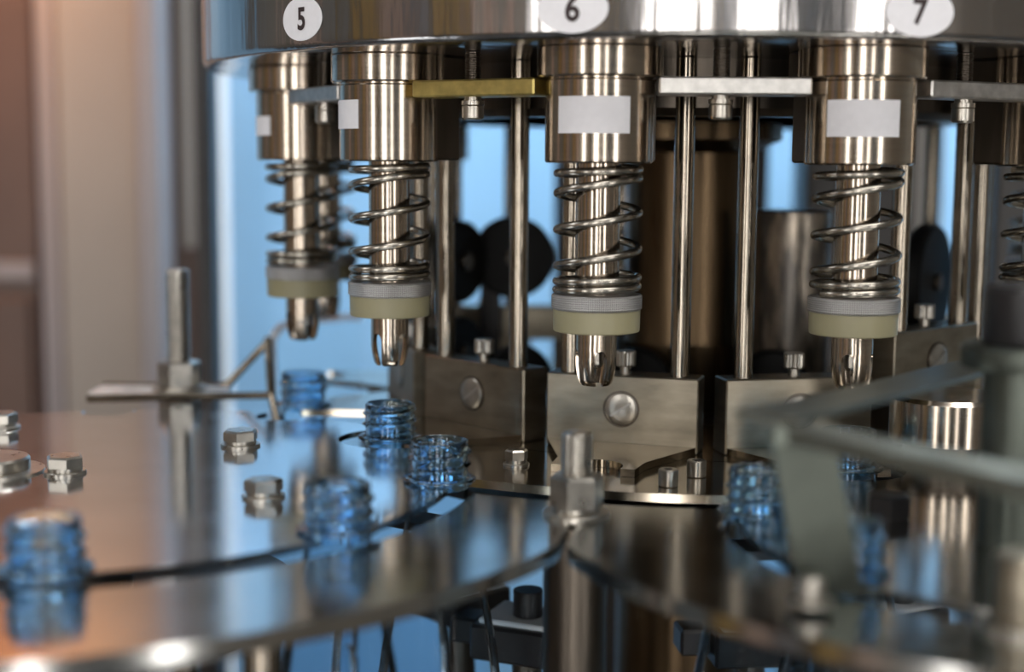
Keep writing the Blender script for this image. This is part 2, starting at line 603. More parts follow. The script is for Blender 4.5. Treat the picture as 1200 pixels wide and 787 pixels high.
def nozzle_mesh():
    mb = MB()
    ztop, zslot, ztip = 66.0, 56.0, 39.0
    rows = []
    def hw(z):
        if z >= zslot:
            return pi / 4
        d_ = zslot - z
        q = min(1, d_ / 4.0)
        e = pi / 4 - (pi / 10) * sqrt(max(0, 1 - (1 - q) ** 2))
        if z < 47:
            e += (47 - z) / 8 * 0.10
        return e
    def rad(z):
        if z < 50:
            return 9.7 - (50 - z) ** 1.5 * 0.055
        return 9.7
    zs = [66, 60, 56.01, 55.7, 55.2, 54.5, 53.5, 52, 50, 48, 46, 44, 42, 40.4, 39.4, 39.0]
    n = 8
    for p in range(4):
        a0 = p * pi / 2 + pi / 4
        vs, fs = [], []
        for layer, dr in ((0, 0), (1, -2.2)):
            for z in zs:
                rr = rad(z) + dr
                if z < 40.5 and layer == 0:
                    rr -= (40.5 - z) * 0.5
                for i in range(n + 1):
                    a = a0 + hw(z) * (2 * i / n - 1)
                    vs.append((rr * cos(a), rr * sin(a), z))
        L = len(zs) * (n + 1)
        ix = lambda l, j, i: l * L + j * (n + 1) + i
        for j in range(len(zs) - 1):
            for i in range(n):
                fs.append((ix(0, j, i), ix(0, j, i + 1), ix(0, j + 1, i + 1), ix(0, j + 1, i)))
                fs.append((ix(1, j, i), ix(1, j + 1, i), ix(1, j + 1, i + 1), ix(1, j, i + 1)))
            for i in (0, n):
                fs.append((ix(0, j, i), ix(0, j + 1, i), ix(1, j + 1, i), ix(1, j, i)))
        for i in range(n):
            j = len(zs) - 1
            fs.append((ix(0, j, i), ix(0, j, i + 1), ix(1, j, i + 1), ix(1, j, i)))
        mb.add(vs, fs)
    mb.v = [(x, y, z - ZT) for x, y, z in mb.v]
    return mb


def shift(mb, dz):
    mb.v = [(x, y, z + dz) for x, y, z in mb.v]
    return mb


def spring_pts():
    # two tight coils below, open coils, two tight coils on top
    pts = []
    z0, z1, wr = 82.5 + 2, 143.8 - 2, 2.0
    tot = 5.7
    n = 40
    for i in range(int(tot * n) + 1):
        tt = i / n
        lo, hi = 1.75, 1.3
        if tt < lo:
            z = z0 + 4.0 * tt
        elif tt > tot - hi:
            z = z1 - 4.0 * (tot - tt)
        else:
            za, zb = z0 + 4.0 * lo, z1 - 4.0 * hi
            z = za + (zb - za) * (tt - lo) / (tot - lo - hi)
        a = -pi / 2 - 1.3 + 2 * pi * tt
        pts.append((19.2 * cos(a), 19.2 * sin(a), z - ZT))
    return pts


head0 = thing('filling_head', 'x', 'filling head', (0, 0, ZT), 0, 'filling heads around the drum')
h = MB().lathe([(12, 143.8), (24.6, 143.8), (25.3, 144.6), (25.3, 181.3), (24.8, 182.0), (24.8, 182.6), (28.6, 182.8), (29.3, 183.6), (29.3, 196.0), (28.7, 196.7), (12, 196.7)], 72)
shift(h, -ZT).build('housing', M['head'], head0)
h = MB().box(-21, 21, 6, 30, 144.5, 183.2, 1).box(-23, 23, 6, 32, 183.4, 196.7, 1)
shift(h, -ZT).build('carriage_block', M['dark'], head0)
shift(MB().cyl(10.5, 76, 150, 40), -ZT).build('stem', M['head'], head0)
MB().tube(spring_pts(), 1.95, 10).build('spring', M['spring'], head0, 60)
shift(MB().lathe([(10, 75.4), (20.8, 75.4), (21.4, 76), (21.4, 81.8), (20.8, 82.4), (10, 82.4)], 72), -ZT).build('knurled_ring', M['knurl'], head0)
shift(MB().lathe([(9, 64.9), (20.0, 64.9), (20.5, 65.4), (20.7, 75.3), (9, 75.3)], 72), -ZT).build('nylon_ring', M['nylon'], head0)
nozzle_mesh().build('nozzle', M['head'], head0, 40)
shift(MB().lathe([(0.0, 47.5), (2.6, 47.5), (3.6, 49), (3.6, 66)], 24), -ZT).build('inner_pin', M['bolt'], head0)

heads = {}
names = {-4: 'filling head farthest behind the left side of the drum', -3: 'blurred filling head just behind the leftmost sharp one',
         -2: 'leftmost sharp filling head, above the bottle beside the clear guard', -1: 'filling head under sticker 5, nozzle above a blue bottle neck',
         0: 'filling head under sticker 6 with a white paper patch, no bottle below', 1: 'filling head under sticker 7 with a white paper patch',
         2: 'filling head cut by the right edge of the frame', 3: 'filling head behind the one at the right edge',
         4: 'filling head at the right rear of the drum', 5: 'rear filling head right of the centre column',
         6: 'rear filling head behind the centre column', 7: 'rear filling head left of the centre column'}
for k in STATIONS:
    a = PH + ST * k
    o = head0 if k == 0 else dup(head0)
    p = polar(a, RH)
    o.location = (p[0] * MM, p[1] * MM, ZT * MM)
    o.rotation_euler = (0, 0, a)
    o['label'] = names[k]
    acam = -atan2(p[0], p[1])
    slot = acam + math.radians({0: 14, 1: -12, -1: 45, -2: 35}.get(k, 20))
    for c in o.children:
        if c.name.startswith('nozzle'):
            c.rotation_euler = (0, 0, slot - a)
    heads[k] = o


def patch(k, wa, z0, z1, width):
    """paper sticker around the housing; wa = world facing angle"""
    a = wa - (PH + ST * k)
    R = 25.5
    mb = MB()
    n = 14
    vs = []
    for r in (R, R + 0.25):
        for z in (z0, z1):
            for i in range(n + 1):
                q = a + (i / n - 0.5) * width / R
                vs.append((r * sin(q), -r * cos(q), z - ZT))
    L = n + 1
    fs = []
    for i in range(n):
        fs.append((2 * L + i, 2 * L + i + 1, 3 * L + i + 1, 3 * L + i))
        fs.append((i, L + i, L + i + 1, i + 1))
        fs.append((L + i, 3 * L + i, 3 * L + i + 1, L + i + 1))
        fs.append((i, i + 1, 2 * L + i + 1, 2 * L + i))
    fs.append((0, 2 * L, 3 * L, L))
    fs.append((n, L + n, 3 * L + n, 2 * L + n))
    mb.add(vs, fs)
    mb.build('paper_patch', M['paper'], heads[k])


patch(0, -0.18, 157.2, 173.8, 35)
patch(1, -0.17, 156.4, 172.8, 34)
patch(-1, -1.22, 159.8, 174.0, 34)
patch(-2, -1.26, 157.8, 168.6, 34)

# ------------------------------------------------------------ guide blocks with rods
blk0 = thing('guide_block', 'x', 'guide block', (0, 0, -4), 0, 'guide blocks around the base plate')
ZB = 35.0 + 4
MB().box(-40, 40, 0, 18, 0.1, ZB, 0.7).build('block_body', M['block'], blk0)


def button(z, r=8.4):
    mb = MB()
    n = 40
    prof = [(r, 1.0), (r, -0.9), (r - 0.8, -1.3), (1.0, -1.3), (0.01, -1.0)]
    vs, fs = [], []
    for rr, y in prof:
        for i in range(n):
            q = 2 * pi * i / n
            vs.append((rr * cos(q), y, z + rr * sin(q)))
    for j in range(len(prof) - 1):
        for i in range(n):
            i2 = (i + 1) % n
            fs.append((j * n + i, j * n + i2, (j + 1) * n + i2, (j + 1) * n + i))
    mb.add(vs, fs)
    return mb


bo = button(21.7).build('button_bolt', M['bolt'], blk0)
s_ = MB().box(-6.5, 6.5, -1.75, -1.2, 21.2, 22.2)
ca, sa = cos(0.6), sin(0.6)
s_.v = [(x * ca - (z - 21.7) * sa, y, 21.7 + x * sa + (z - 21.7) * ca) for x, y, z in s_.v]
s_.build('score_line', M['bar'], bo)
g_ = button(21.7, 9.6)
g_.v = [(x, y * 0.25 - 0.05, z) for x, y, z in g_.v]
g_.build('recess_ring', M['dark'], blk0)
for sx_ in (-1, 1):
    MB().cyl(5.1, ZB - 0.2, ZD + 4 - 0.2, 28, 29 * sx_, 6.6).build('guide_rod', M['rod'], blk0)
kn = MB()
n = 40
vs = []
for z, k_ in ((ZB + 4, .93), (ZB + 4.8, 1), (ZB + 11.2, 1), (ZB + 12, .93)):
    for i in range(n):
        rr = (5.4 if i % 2 else 5.0) * k_
        vs.append((rr * cos(2 * pi * i / n), 9 + rr * sin(2 * pi * i / n), z))
fs = [tuple(range(n - 1, -1, -1)), tuple(range(3 * n, 4 * n))]
for j in range(3):
    for i in range(n):
        fs.append((j * n + i, j * n + (i + 1) % n, (j + 1) * n + (i + 1) % n, (j + 1) * n + i))
kn.add(vs, fs)
ts = kn.build('thumb_screw', M['bolt'], blk0, 20)
MB().cyl(3.0, ZB - 0.1, ZB + 4.2, 20, 0, 9, 0.1).build('screw_shank', M['bolt'], ts)
tg_ = [(-39, -0.6), (-22, -44), (-20.5, -62), (-13.6, -62)]
tg_ += [(13.8 * cos(q), -58.3 + 13.8 * sin(q)) for q in [pi + 0.1 - (pi + 0.2) * i / 16 for i in range(17)]]
tg_ += [(13.6, -62), (20.5, -62), (22, -44), (39, -0.6)]
MB().plate([tg_], 0.15, 3.9).build('neck_support', M['base'], blk0)
bl_names = {-4: 'guide block at the left rear of the base plate', -3: 'guide block hidden behind the left heads',
            -2: 'grey guide block seen edge-on left of the first milled block', -1: 'milled steel guide block behind the two blue bottle necks in the middle',
            0: 'milled steel guide block with a round scored bolt behind the threaded post', 1: 'dark guide block behind the foreground bracket, under the sticker 7 head',
            2: 'raised guide block with a ring-shaped bolt at the right', 3: 'guide block at the far right of the base plate',
            4: 'guide block at the right rear of the base plate', 5: 'rear guide block right of the centre column',
            6: 'rear guide block behind the centre column', 7: 'rear guide block left of the centre column'}
for k in STATIONS:
    a = PH + ST * k
    o = blk0 if k == 0 else dup(blk0)
    p = polar(a, RB)
    o.location = (p[0] * MM, p[1] * MM, (-4 + (22 if k == 2 else 0)) * MM)
    o.rotation_euler = (0, 0, a)
    o['label'] = bl_names[k]
    if k == 2:
        MB().box(-38, 38, 1, 17, -22, 0.1, 0.5).build('riser', M['dark'], o)
        for c in o.children:
            if c.name.startswith('guide_rod'):
                c.scale = (1, 1, 1)
                c.location.z = -0.022

# ------------------------------------------------------------ stop bars hung under the drum
bar0 = thing('stop_bar', 'x', 'bar', (0, 0, 164), 0, 'flat bars hung under the drum between the heads')
MB().box(-34, 35, -10, 12, 11, 19, 0.8).build('bar', M['bar'], bar0)
sc_ = MB().lathe([(3.6, 11), (4.2, 11), (4.2, 9.4), (5.6, 9.2), (5.6, 7.2), (4.9, 6.9), (5.4, 6.5), (5.4, 1.0), (4.6, 0), (0.01, 0)], 32, -5, 0)
sc_.build('cap_screw', M['bolt'], bar0)


def thread(r, z0, z1, pitch_=1.3, n=28, cx=0, cy=0, depth=0.45):
    prof = [(r - depth, z0)]
    z = z0
    while z + pitch_ <= z1 - 0.4:
        prof += [(r - depth, z + 0.15 * pitch_), (r, z + 0.45 * pitch_), (r, z + 0.6 * pitch_), (r - depth, z + 0.95 * pitch_)]
        z += pitch_
    prof += [(r - depth, z1 - 0.3), (r - depth - 0.5, z1)]
    return MB().lathe(prof, n, cx, cy)


thread(4.0, 18.8, ZD - 164 - 0.1, 1.3, 24, -5, 0).build('threaded_stud', M['dark'], bar0)
br_names = {-2: 'flat bar between the leftmost head and the sticker 5 head', -1: 'yellow-tinged flat bar between the sticker 5 and sticker 6 heads',
            0: 'pale flat bar between the sticker 6 and sticker 7 heads', 1: 'dark flat bar right of the sticker 7 head', 2: 'flat bar beyond the right edge head',
            4: 'flat bar at the right rear under the drum', 5: 'flat bar at the rear right of the centre column', 6: 'flat bar at the rear behind the centre column'}
for k in (-2, -1, 0, 1, 2):
    a = PH + ST * (k + 0.5)
    o = bar0 if k == 0 else dup(bar0)
    p = polar(a, RH)
    o.location = (p[0] * MM, p[1] * MM, 0.164)
    o.rotation_euler = (0, 0, a)
    o['label'] = br_names[k]
    if k == -1:
        for c in o.children:
            if c.name.startswith('bar'):
                c.data = c.data.copy()
                c.data.materials[0] = M['zinc']

# ------------------------------------------------------------ star wheels and guide plates
SX, SY, SR = -197.0, 660.0, 165.0
star = thing('star_wheel', 'mirror-bright steel star wheel disc with bottle pockets at the left', 'star wheel', (SX, SY, -3.0))
pk = [math.radians(k) for k in (-4.5, -38.5, -78.5, -114, -150, -186, -222, -258, -294)]
pb_ = polar(PH - ST, RH)
pk.append((atan2(pb_[1] - SY, pb_[0] - SX), hypot(pb_[0] - SX, pb_[1] - SY), 27.0))
sw = MB().plate([notched(0, 0, 171, SR, pk, 14.8, 16)], 0, 3.0)
sw.build('disc', M['disc'], star)
MB().lathe([(20, -347), (20, -20), (60, -6), (60, -0.1), (0.01, -0.1)], 40).build('shaft', M['dark'], star)
MB().lathe([(19, -64), (95, -64), (95, -52), (19, -52)], 64).build('lower_wheel', M['black'], star)  # black lower wheel, also added so the rim gap shows dark

GX, GY, GR = -217.2, 665.1, 262.6
HX, HY, HR = 238.9, 614.6, 227.2
CUT = 308


def on_cut(x):
    return CY - sqrt(CUT * CUT - (x - CX) ** 2)


gl = thing('guide_plate', 'curved steel bottle guide plate along the left foreground, bright front edge', 'guide plate', (0, 0, -6))
tip = atan2(549 - GY, 18.6 - GX)
out = arc(GX, GY, GR, math.radians(-150), tip, 90)
cutl = [(31.0, on_cut(31.0))]
xi = 31.0
while True:
    y = on_cut(xi)
    if hypot(xi - SX, y - SY) <= 181.5:
        break
    cutl.append((xi, y))
    xi -= 2.0
e = cutl[-1]
ae = atan2(e[1] - SY, e[0] - SX)
inn = arc(SX, SY, 181, ae, math.radians(-150), 80)
MB().plate([out + cutl[0:] + inn], -3.4, 3.2).build('plate', M['guide'], gl)
tag(gl)

gr_ = thing('guide_plate', 'dark reflecting steel guide plate at the right foreground, under the bent bracket', 'guide plate', (0, 0, -6))
RX, RY, RR = 217.0, 568.0, 116.0
tip2 = atan2(547 - HY, 21.5 - HX)
if tip2 > 0:
    tip2 -= 2 * pi
out2 = arc(HX, HY, HR, tip2, math.radians(20), 110)
inn2 = [q_ for q_ in arc(RX, RY, 131, math.radians(10), -pi - 0.9, 140) if hypot(q_[0] - CX, q_[1] - CY) > CUT + 1]
# walk from the inner ring end to the cut and back to the tip
ex, ey = inn2[-1]
cut2 = []
xx = ex
while on_cut(xx) < ey and False:
    pass
cut2 = [(x, on_cut(x)) for x in [ex - 4 - i * 3 for i in range(200)] if x > 34.5]
cut2 = [c for c in cut2 if hypot(c[0] - RX, c[1] - RY) > 132]
MB().plate([out2 + inn2 + cut2 + [(34.0, on_cut(34.0))]], -3.4, 3.2).build('plate', M['guide'], gr_)

rstar = thing('star_wheel', 'dark mirror-like star wheel disc at the right behind the bent bracket', 'star wheel', (RX, RY, -3.0))
pk2 = [math.radians(k) for k in (168.9, 212.5, 263, 314, 5, 62)]
pd_ = polar(PH + ST, RH)
pk2.append((atan2(pd_[1] - RY, pd_[0] - RX), hypot(pd_[0] - RX, pd_[1] - RY), 27.0))
MB().plate([notched(0, 0, 124, RR, pk2, 14.8, 16)], 0, 3.0).build('disc', M['guide'], rstar)
MB().lathe([(20, -347), (20, -20), (50, -6), (50, -0.1), (0.01, -0.1)], 40).build('shaft', M['dark'], rstar)

# fixed outer guide segment in front of the carousel
seg = thing('guide_segment', 'narrow brown-reflecting steel guide strip in front of the guide blocks', 'guide plate', (CX, CY, -8))
q0, q1 = PH - 0.36, PH + 0.33
def seg_o(a0, a1, r):
    return [(r * sin(a0 + (a1 - a0) * i / 40), -r * cos(a0 + (a1 - a0) * i / 40)) for i in range(41)]
MB().plate([seg_o(q0, q1, 277) + seg_o(q1, q0, 203)], 0, 4.0).build('strip', M['base'], seg)

lo_ = MB()
ro, ri, nn_ = 283, 262, 40
lo_.plate([seg_o(q0 - 0.02, q1 + 0.1, ro) + seg_o(q1 + 0.1, q0 - 0.02, ri)], -24, -20)
lo_.box(-3 + 270 * sin(q1), 3 + 270 * sin(q1), -270 * cos(q1) - 3, -270 * cos(q1) + 3, -20.5, 0.1)
lo_.build('lower_strip', M['black'], seg)  # black strip added under the gap to keep it dark

# ------------------------------------------------------------ bottles
def bottle_meshes():
    nk = MB()
    n = 72
    outer, inner = [], []
    zs = [18.4 - i * 0.4 for i in range(44)]       # 18.4 .. 1.2
    prof = []
    vs, fs = [], []
    def bump(z, th_):
        # two-start helical thread between z 5 and 16.5
        if z < 4.2 or z > 17.0:
            return 0
        ph = ((z - 5.2) / 5.6 - th_ / (2 * pi)) % 1.0
        e = max(0, 1 - abs(ph - 0.5) / 0.2)
        fade = min(1, (z - 4.2) / 1.5, (17.0 - z) / 1.5)
        return 1.7 * (e ** 0.7) * fade
    rows = [('i', 11.0, 18.0), ('i', 11.6, 18.8), ('o', 12.6, 18.8)]
    rows += [('t', 12.9, z) for z in zs]
    rows += [('o', 13.2, 2.6), ('o', 14.4, 2.2), ('o', 14.4, 1.7), ('o', 16.2, 1.6), ('o', 16.7, 1.2), ('o', 16.7, 0.5), ('o', 16.2, 0.1), ('o', 13.4, 0.0), ('o', 13.2, -3), ('i', 11.2, -3), ('i', 11.0, 0), ('i', 11.0, 9)]
    for kd, r, z in rows:
        for i in range(n):
            a = 2 * pi * i / n
            rr = r + (bump(z, a) if kd == 't' else 0)
            vs.append((rr * cos(a), rr * sin(a), z))
    k = len(rows)
    for j in range(k):
        j2 = (j + 1) % k
        for i in range(n):
            i2 = (i + 1) % n
            fs.append((j * n + i, j * n + i2, j2 * n + i2, j2 * n + i))
    nk.add(vs, fs)
    bd = MB()
    prof = [(13.1, -3), (13.4, -9), (15, -16), (18, -30), (22, -52), (26.5, -78), (30, -104), (31.5, -125), (31.5, -150), (30.2, -154), (31.5, -158), (31.5, -195), (28, -203), (20, -205), (0.01, -201)]
    P = []
    for i in range(len(prof) - 1):
        for q in range(3):
            tt = q / 3
            P.append((prof[i][0] + (prof[i + 1][0] - prof[i][0]) * tt, prof[i][1] + (prof[i + 1][1] - prof[i][1]) * tt))
    P.append(prof[-1])
    bd.lathe(P, 48)
    return nk, bd


nk, bd = bottle_meshes()
DZ = 205.0
bot0 = thing('plastic_bottle', 'x', 'bottle', (0, 0, 0), 0, 'empty plastic bottles hanging by their necks')
shift(nk, DZ).build('neck', M['neck'], bot0, 50)
shift(bd, DZ).build('bottle_body', M['petbody'], bot0, 60)
pa, pb, pd = polar(PH - 2 * ST, RH), polar(PH - ST, RH), polar(PH + ST, RH)
bl = [((SX + SR * cos(pk[0]), SY + SR * sin(pk[0])), 'blue-necked bottle in the middle, at the star wheel pocket facing the posts'),
      ((SX + SR * cos(pk[1]), SY + SR * sin(pk[1])), 'blurred blue-necked bottle left of centre at the star wheel rim'),
      ((SX + SR * cos(pk[2]), SY + SR * sin(pk[2])), 'very blurred blue bottle neck at the left edge of the frame'),
      ((pb[0], pb[1]), 'blue-necked bottle right below the sticker 5 filling head'),
      ((pa[0], pa[1]), 'pale blue bottle below the leftmost head, beside the clear guard'),
      ((RX + RR * cos(pk2[0]), RY + RR * sin(pk2[0])), 'dark blue bottle neck left of the bent bracket leg'),
      ((RX + RR * cos(pk2[1]), RY + RR * sin(pk2[1])), 'blurred blue bottle neck right of the bent bracket leg'),
      ((pd[0], pd[1]), 'blue bottle under the sticker 7 head, behind the bent bracket')]
for i, ((x, y), lb) in enumerate(bl):
    o = bot0 if i == 0 else dup(bot0)
    o.location = (x * MM, y * MM, (0.15 - DZ) * MM)
    o.rotation_euler = (0, 0, 1.1 * i)
    o['label'] = lb


# ------------------------------------------------------------ bolts on the plates
def hex_bolt(x, y, z, af, hh, label, rot=0.2, group=None, wr=None, cat='bolt'):
    o = thing('hex_bolt', label, cat, (x, y, z), rot, group)
    wr = wr or af * 0.64
    MB().lathe([(wr, 0), (wr, 1.1), (wr - 0.3, 1.4), (0.01, 1.4)], 40).build('washer', M['bolt'], o)
    MB().lathe([(af * .52, 1.4), (af * .52, 3.2), (0.01, 3.2)], 32).build('spring_washer', M['bolt'], o)
    MB().hexa(af, 3.2, 3.2 + hh, ch=0.9).build('bolt_head', M['bolt'], o)
    return o


G = 'hex bolts on the plates'
hex_bolt(-137.3, 724, 0, 15.5, 5.2, 'hex bolt on the star wheel near its back edge, by the clear guard', 0.5, G)
hex_bolt(-106.5, 612, 0, 14.5, 5, 'hex bolt on the star wheel left of the blurred bottle neck', 0.3, G)
hex_bolt(-205.8, 657, 0, 15, 5.2, 'hex bolt on the star wheel next to the flat round hub cap', 0.9, G)
hex_bolt(-274, 768, 0, 15, 5.2, 'hex bolt cut by the left edge on the star wheel', 0.2, G)
hub = thing('hub_cap', 'flat round steel hub cap on the star wheel at the left edge', 'cap', (-240, 660, 0))
MB().lathe([(23, 0), (23, 1), (16.5, 1.2), (16.5, 6), (15.5, 7), (0.01, 7)], 48).build('cap', M['bolt'], hub)
def unz(px, py, z):
    d_ = fw + rt * ((px - 600) / F_PX) - up * ((py - 393.5) / F_PX)
    k_ = (z - CAM_Z) / d_.z
    return d_.x * k_, d_.y * k_
for (px, py, lb) in ((605, 545, 'small hex bolt on the base plate between the first two milled blocks'),):
    x, y = unz(px, py, -4)
    hex_bolt(x, y, -4, 10, 5, lb, 0.2, G, 6.5)
for (px, py, lb) in ((783, 569, 'short round cap screw on the guide strip, the nearer of two'), (816, 558, 'short round cap screw on the base plate, the farther of two')):
    x, y = unz(px, py, -4)
    o = thing('cap_screw', lb, 'screw', (x, y, -4))
    MB().cyl(4.6, 0, 8, 28, 0, 0, 0.5).build('screw_head', M['bolt'], o)
    MB().hexa(4, 7.6, 8.15, ch=0.1).build('socket', M['black'], o)
x, y = unz(1040, 612, -2.8)
db_ = hex_bolt(x, y, -2.8, 16, 9, 'dark hex bolt on the right guide plate just behind the bracket leg', 0.4, G)
for c in db_.children:
    c.data.materials[0] = M['black']


# threaded post between both guide plates
def stud_post(x, y, z, label, r, zt, nut_af, nut_z, nut_h, wr, zbot, rbot, name='threaded_post'):
    o = thing(name, label, 'post', (x, y, zbot))
    MB().cyl(rbot, 0, z - zbot - 3.4, 40).build('pillar', M['dark'], o)
    thread(r, z - zbot - 3.4, zt - zbot, 1.5, 36).build('stud', M['bolt'], o, 60)
    MB().lathe([(wr, z - zbot), (wr, z - zbot + 1.5), (wr - .3, z - zbot + 1.8), (r, z - zbot + 1.8)], 40).build('washer', M['bolt'], o)
    MB().lathe([(nut_af * .5, z - zbot + 1.8), (nut_af * .5, z - zbot + 4), (r, z - zbot + 4)], 40).build('spring_washer', M['bolt'], o)
    MB().hexa(nut_af, z - zbot + 4, z - zbot + 4 + nut_h, rot=0.15, ch=1.2).build('nut', M['bolt'], o)
    return o


stud_post(27.5, 596, -2.8, 'threaded post with a hex nut standing where the two guide plates meet', 6.7, 32.5, 20, 0, 13.5, 14, -350, 13.5)

# left stand: stud with slotted plate, wire frame and clear guard
ls = thing('guard_bracket', 'slotted steel bracket with welded rods on a tall threaded stud behind the star wheel', 'bracket', (-205, 885, -350))
ox, oy, oz = -205, 885, -350
lz = lambda z: z - oz - 3
MB().cyl(9, 0, lz(-14), 32).build('pillar', M['rod'], ls)
thread(7.1, lz(-14), lz(80), 1.5, 36).build('stud', M['bolt'], ls, 60)
MB().hexa(22, lz(-12), lz(-1), rot=.3).build('lower_nut', M['bolt'], ls)
MB().hexa(22.5, lz(9), lz(24), rot=.3, ch=1.4).build('nut', M['bolt'], ls)
MB().lathe([(17, lz(6.2)), (17, lz(7.6)), (13, lz(7.8)), (13, lz(9)), (7, lz(9))], 40).build('washer', M['bolt'], ls)
slot = [(-30 + 6 * cos(t_), 6 * sin(t_)) for t_ in [pi / 2 + pi * i / 12 for i in range(13)]] + [(22 + 6 * cos(t_), 6 * sin(t_)) for t_ in [-pi / 2 + pi * i / 12 for i in range(13)]]
outl = [(-52, -15.5), (24, -15.5), (30, -10), (30, 10), (24, 16), (-52, 16)]
MB().plate([outl, slot], lz(3), lz(6)).build('slotted_plate', M['bar'], ls)
pt = lambda px, py, Y: (lambda p: (p[0] - ox, p[1] - oy, p[2] - oz))(unproject(px, py, Y))
MB().tube([(-52, -17, lz(2.5)), pt(314, 463, 868)], 2.4, 12).build('rod', M['rod'], ls)
MB().tube([(-52, 17, lz(5)), (20, 17, lz(5)), (27, 16.5, lz(7)), pt(314, 400, 900)], 2.4, 12).build('rod', M['rod'], ls)
MB().tube([pt(314, 396, 900), pt(316, 430, 890), pt(318, 463, 870), pt(327, 500, 866)], 2.6, 12).build('rod', M['rod'], ls)

gd = thing('clear_guard', 'clear bent plastic guard sheet behind the pale bottle at the left', 'guard', (-140, 930, -60))
path = [(-152, 915), (-152, 945), (-147, 973), (-141, 995), (-134, 1015), (-126, 1038), (-118, 1058), (-113, 1070)]
topz = [32, 35, 34.5, 33.5, 32.3, 31, 29.5, 28]
def sheet(z0s, z1s, tk):
    vs, fs = [], []
    n_ = len(path)
    for i, (x_, y_) in enumerate(path):
        dx_ = path[min(i + 1, n_ - 1)][0] - path[max(i - 1, 0)][0]
        dy_ = path[min(i + 1, n_ - 1)][1] - path[max(i - 1, 0)][1]
        L_ = hypot(dx_, dy_)
        nx_, ny_ = -dy_ / L_ * tk / 2, dx_ / L_ * tk / 2
        for (sx__, zz_) in ((-1, z0s[i]), (1, z0s[i]), (1, z1s[i]), (-1, z1s[i])):
            vs.append((x_ + nx_ * sx__ + 140, y_ + ny_ * sx__ - 930, zz_ + 60))
    for i in range(n_ - 1):
        for j in range(4):
            fs.append((i * 4 + j, i * 4 + (j + 1) % 4, i * 4 + 4 + (j + 1) % 4, i * 4 + 4 + j))
    fs += [(0, 1, 2, 3), tuple((n_ - 1) * 4 + j for j in (3, 2, 1, 0))]
    return MB().add(vs, fs)
sheet([-60] * 8, [z - 2.2 for z in topz], 2.5).build('sheet', M['acrylic'], gd, 40)
sheet([z - 2.1 for z in topz], [z + 2.5 for z in topz], 4.0).build('edge_rim', M['acrylic_edge'], gd, 40)
e1 = path[0]
MB().box(e1[0] + 140 - 1.5, e1[0] + 140 + 2.2, e1[1] - 930 - 6, e1[1] - 930 - 1, 0, topz[0] + 60, 0.4).build('edge_rim', M['acrylic_edge'], gd)

# ------------------------------------------------------------ foreground bracket at the right
bk = thing('bent_bracket', 'blurred bent sheet-metal bracket standing in the right foreground', 'bracket', (103, 476, -2.8))
bz = lambda z: z + 2.8
def strip3(pts, wv, tk, name, material):
    """sheet strip: centre points, width vectors, thickness along normal"""
    vs, fs = [], []
    P = [Vector(p) for p in pts]
    for i, p in enumerate(P):
        tg = (P[min(i + 1, len(P) - 1)] - P[max(i - 1, 0)]).normalized()
        wv_ = Vector(wv[i])
        nr = tg.cross(wv_).normalized() * tk / 2
        for s1, s2 in ((-1, -1), (1, -1), (1, 1), (-1, 1)):
            vs.append(p + wv_ * s1 + nr * s2)
    n_ = len(P)
    for i in range(n_ - 1):
        for j in range(4):
            fs.append((i * 4 + j, i * 4 + (j + 1) % 4, i * 4 + 4 + (j + 1) % 4, i * 4 + 4 + j))
    fs += [(0, 1, 2, 3), tuple((n_ - 1) * 4 + j for j in (3, 2, 1, 0))]
    mb = MB().add(vs, fs)
    return mb.build(name, material, bk)
loc = lambda p: (p[0] - 103, p[1] - 476, p[2] + 2.8)
# leg: from foot on the plate up to the top flange
hwv = (11, 2.6, 0)
L = [loc((120, 484, -1.2)), loc((111, 480, -0.6)), loc((108, 478, 4)), loc((102, 474, 28)), loc((97, 474, 52)), loc((98, 478, 57))]
strip3(L, [hwv] * 6, 2.2, 'leg', M['galv'])
A1, A2 = unproject(897, 490, 480), unproject(1150, 428, 640)
v = (Vector(A2) - Vector(A1)); v.z = 0; pw = Vector((-v.y, v.x, 0)).normalized() * 11
strip3([loc(A1), loc((Vector(A1) + Vector(A2)) / 2 + Vector((0, 0, -0.5))), loc(A2)], [pw] * 3, 2.4, 'arm', M['arm'])
B1, B2 = unproject(940, 508, 466), unproject(1290, 585, 385)
v = (Vector(B2) - Vector(B1)); v.z = 0; pw = Vector((-v.y, v.x, 0)).normalized() * 7
strip3([loc(B1), loc((Vector(B1) + Vector(B2)) / 2), loc(B2)], [pw] * 3, 5.5, 'arm', M['arm'])
MB().lathe([(8, bz(-0.2)), (8, bz(1)), (0.01, bz(1))], 32, unz(950, 712, -2)[0] - 103, unz(950, 712, -2)[1] - 476).build('washer', M['bolt'], bk)
MB().cyl(4.6, bz(1), bz(9), 28, unz(950, 712, -2)[0] - 103, unz(950, 712, -2)[1] - 476).build('foot_bolt', M['bolt'], bk)

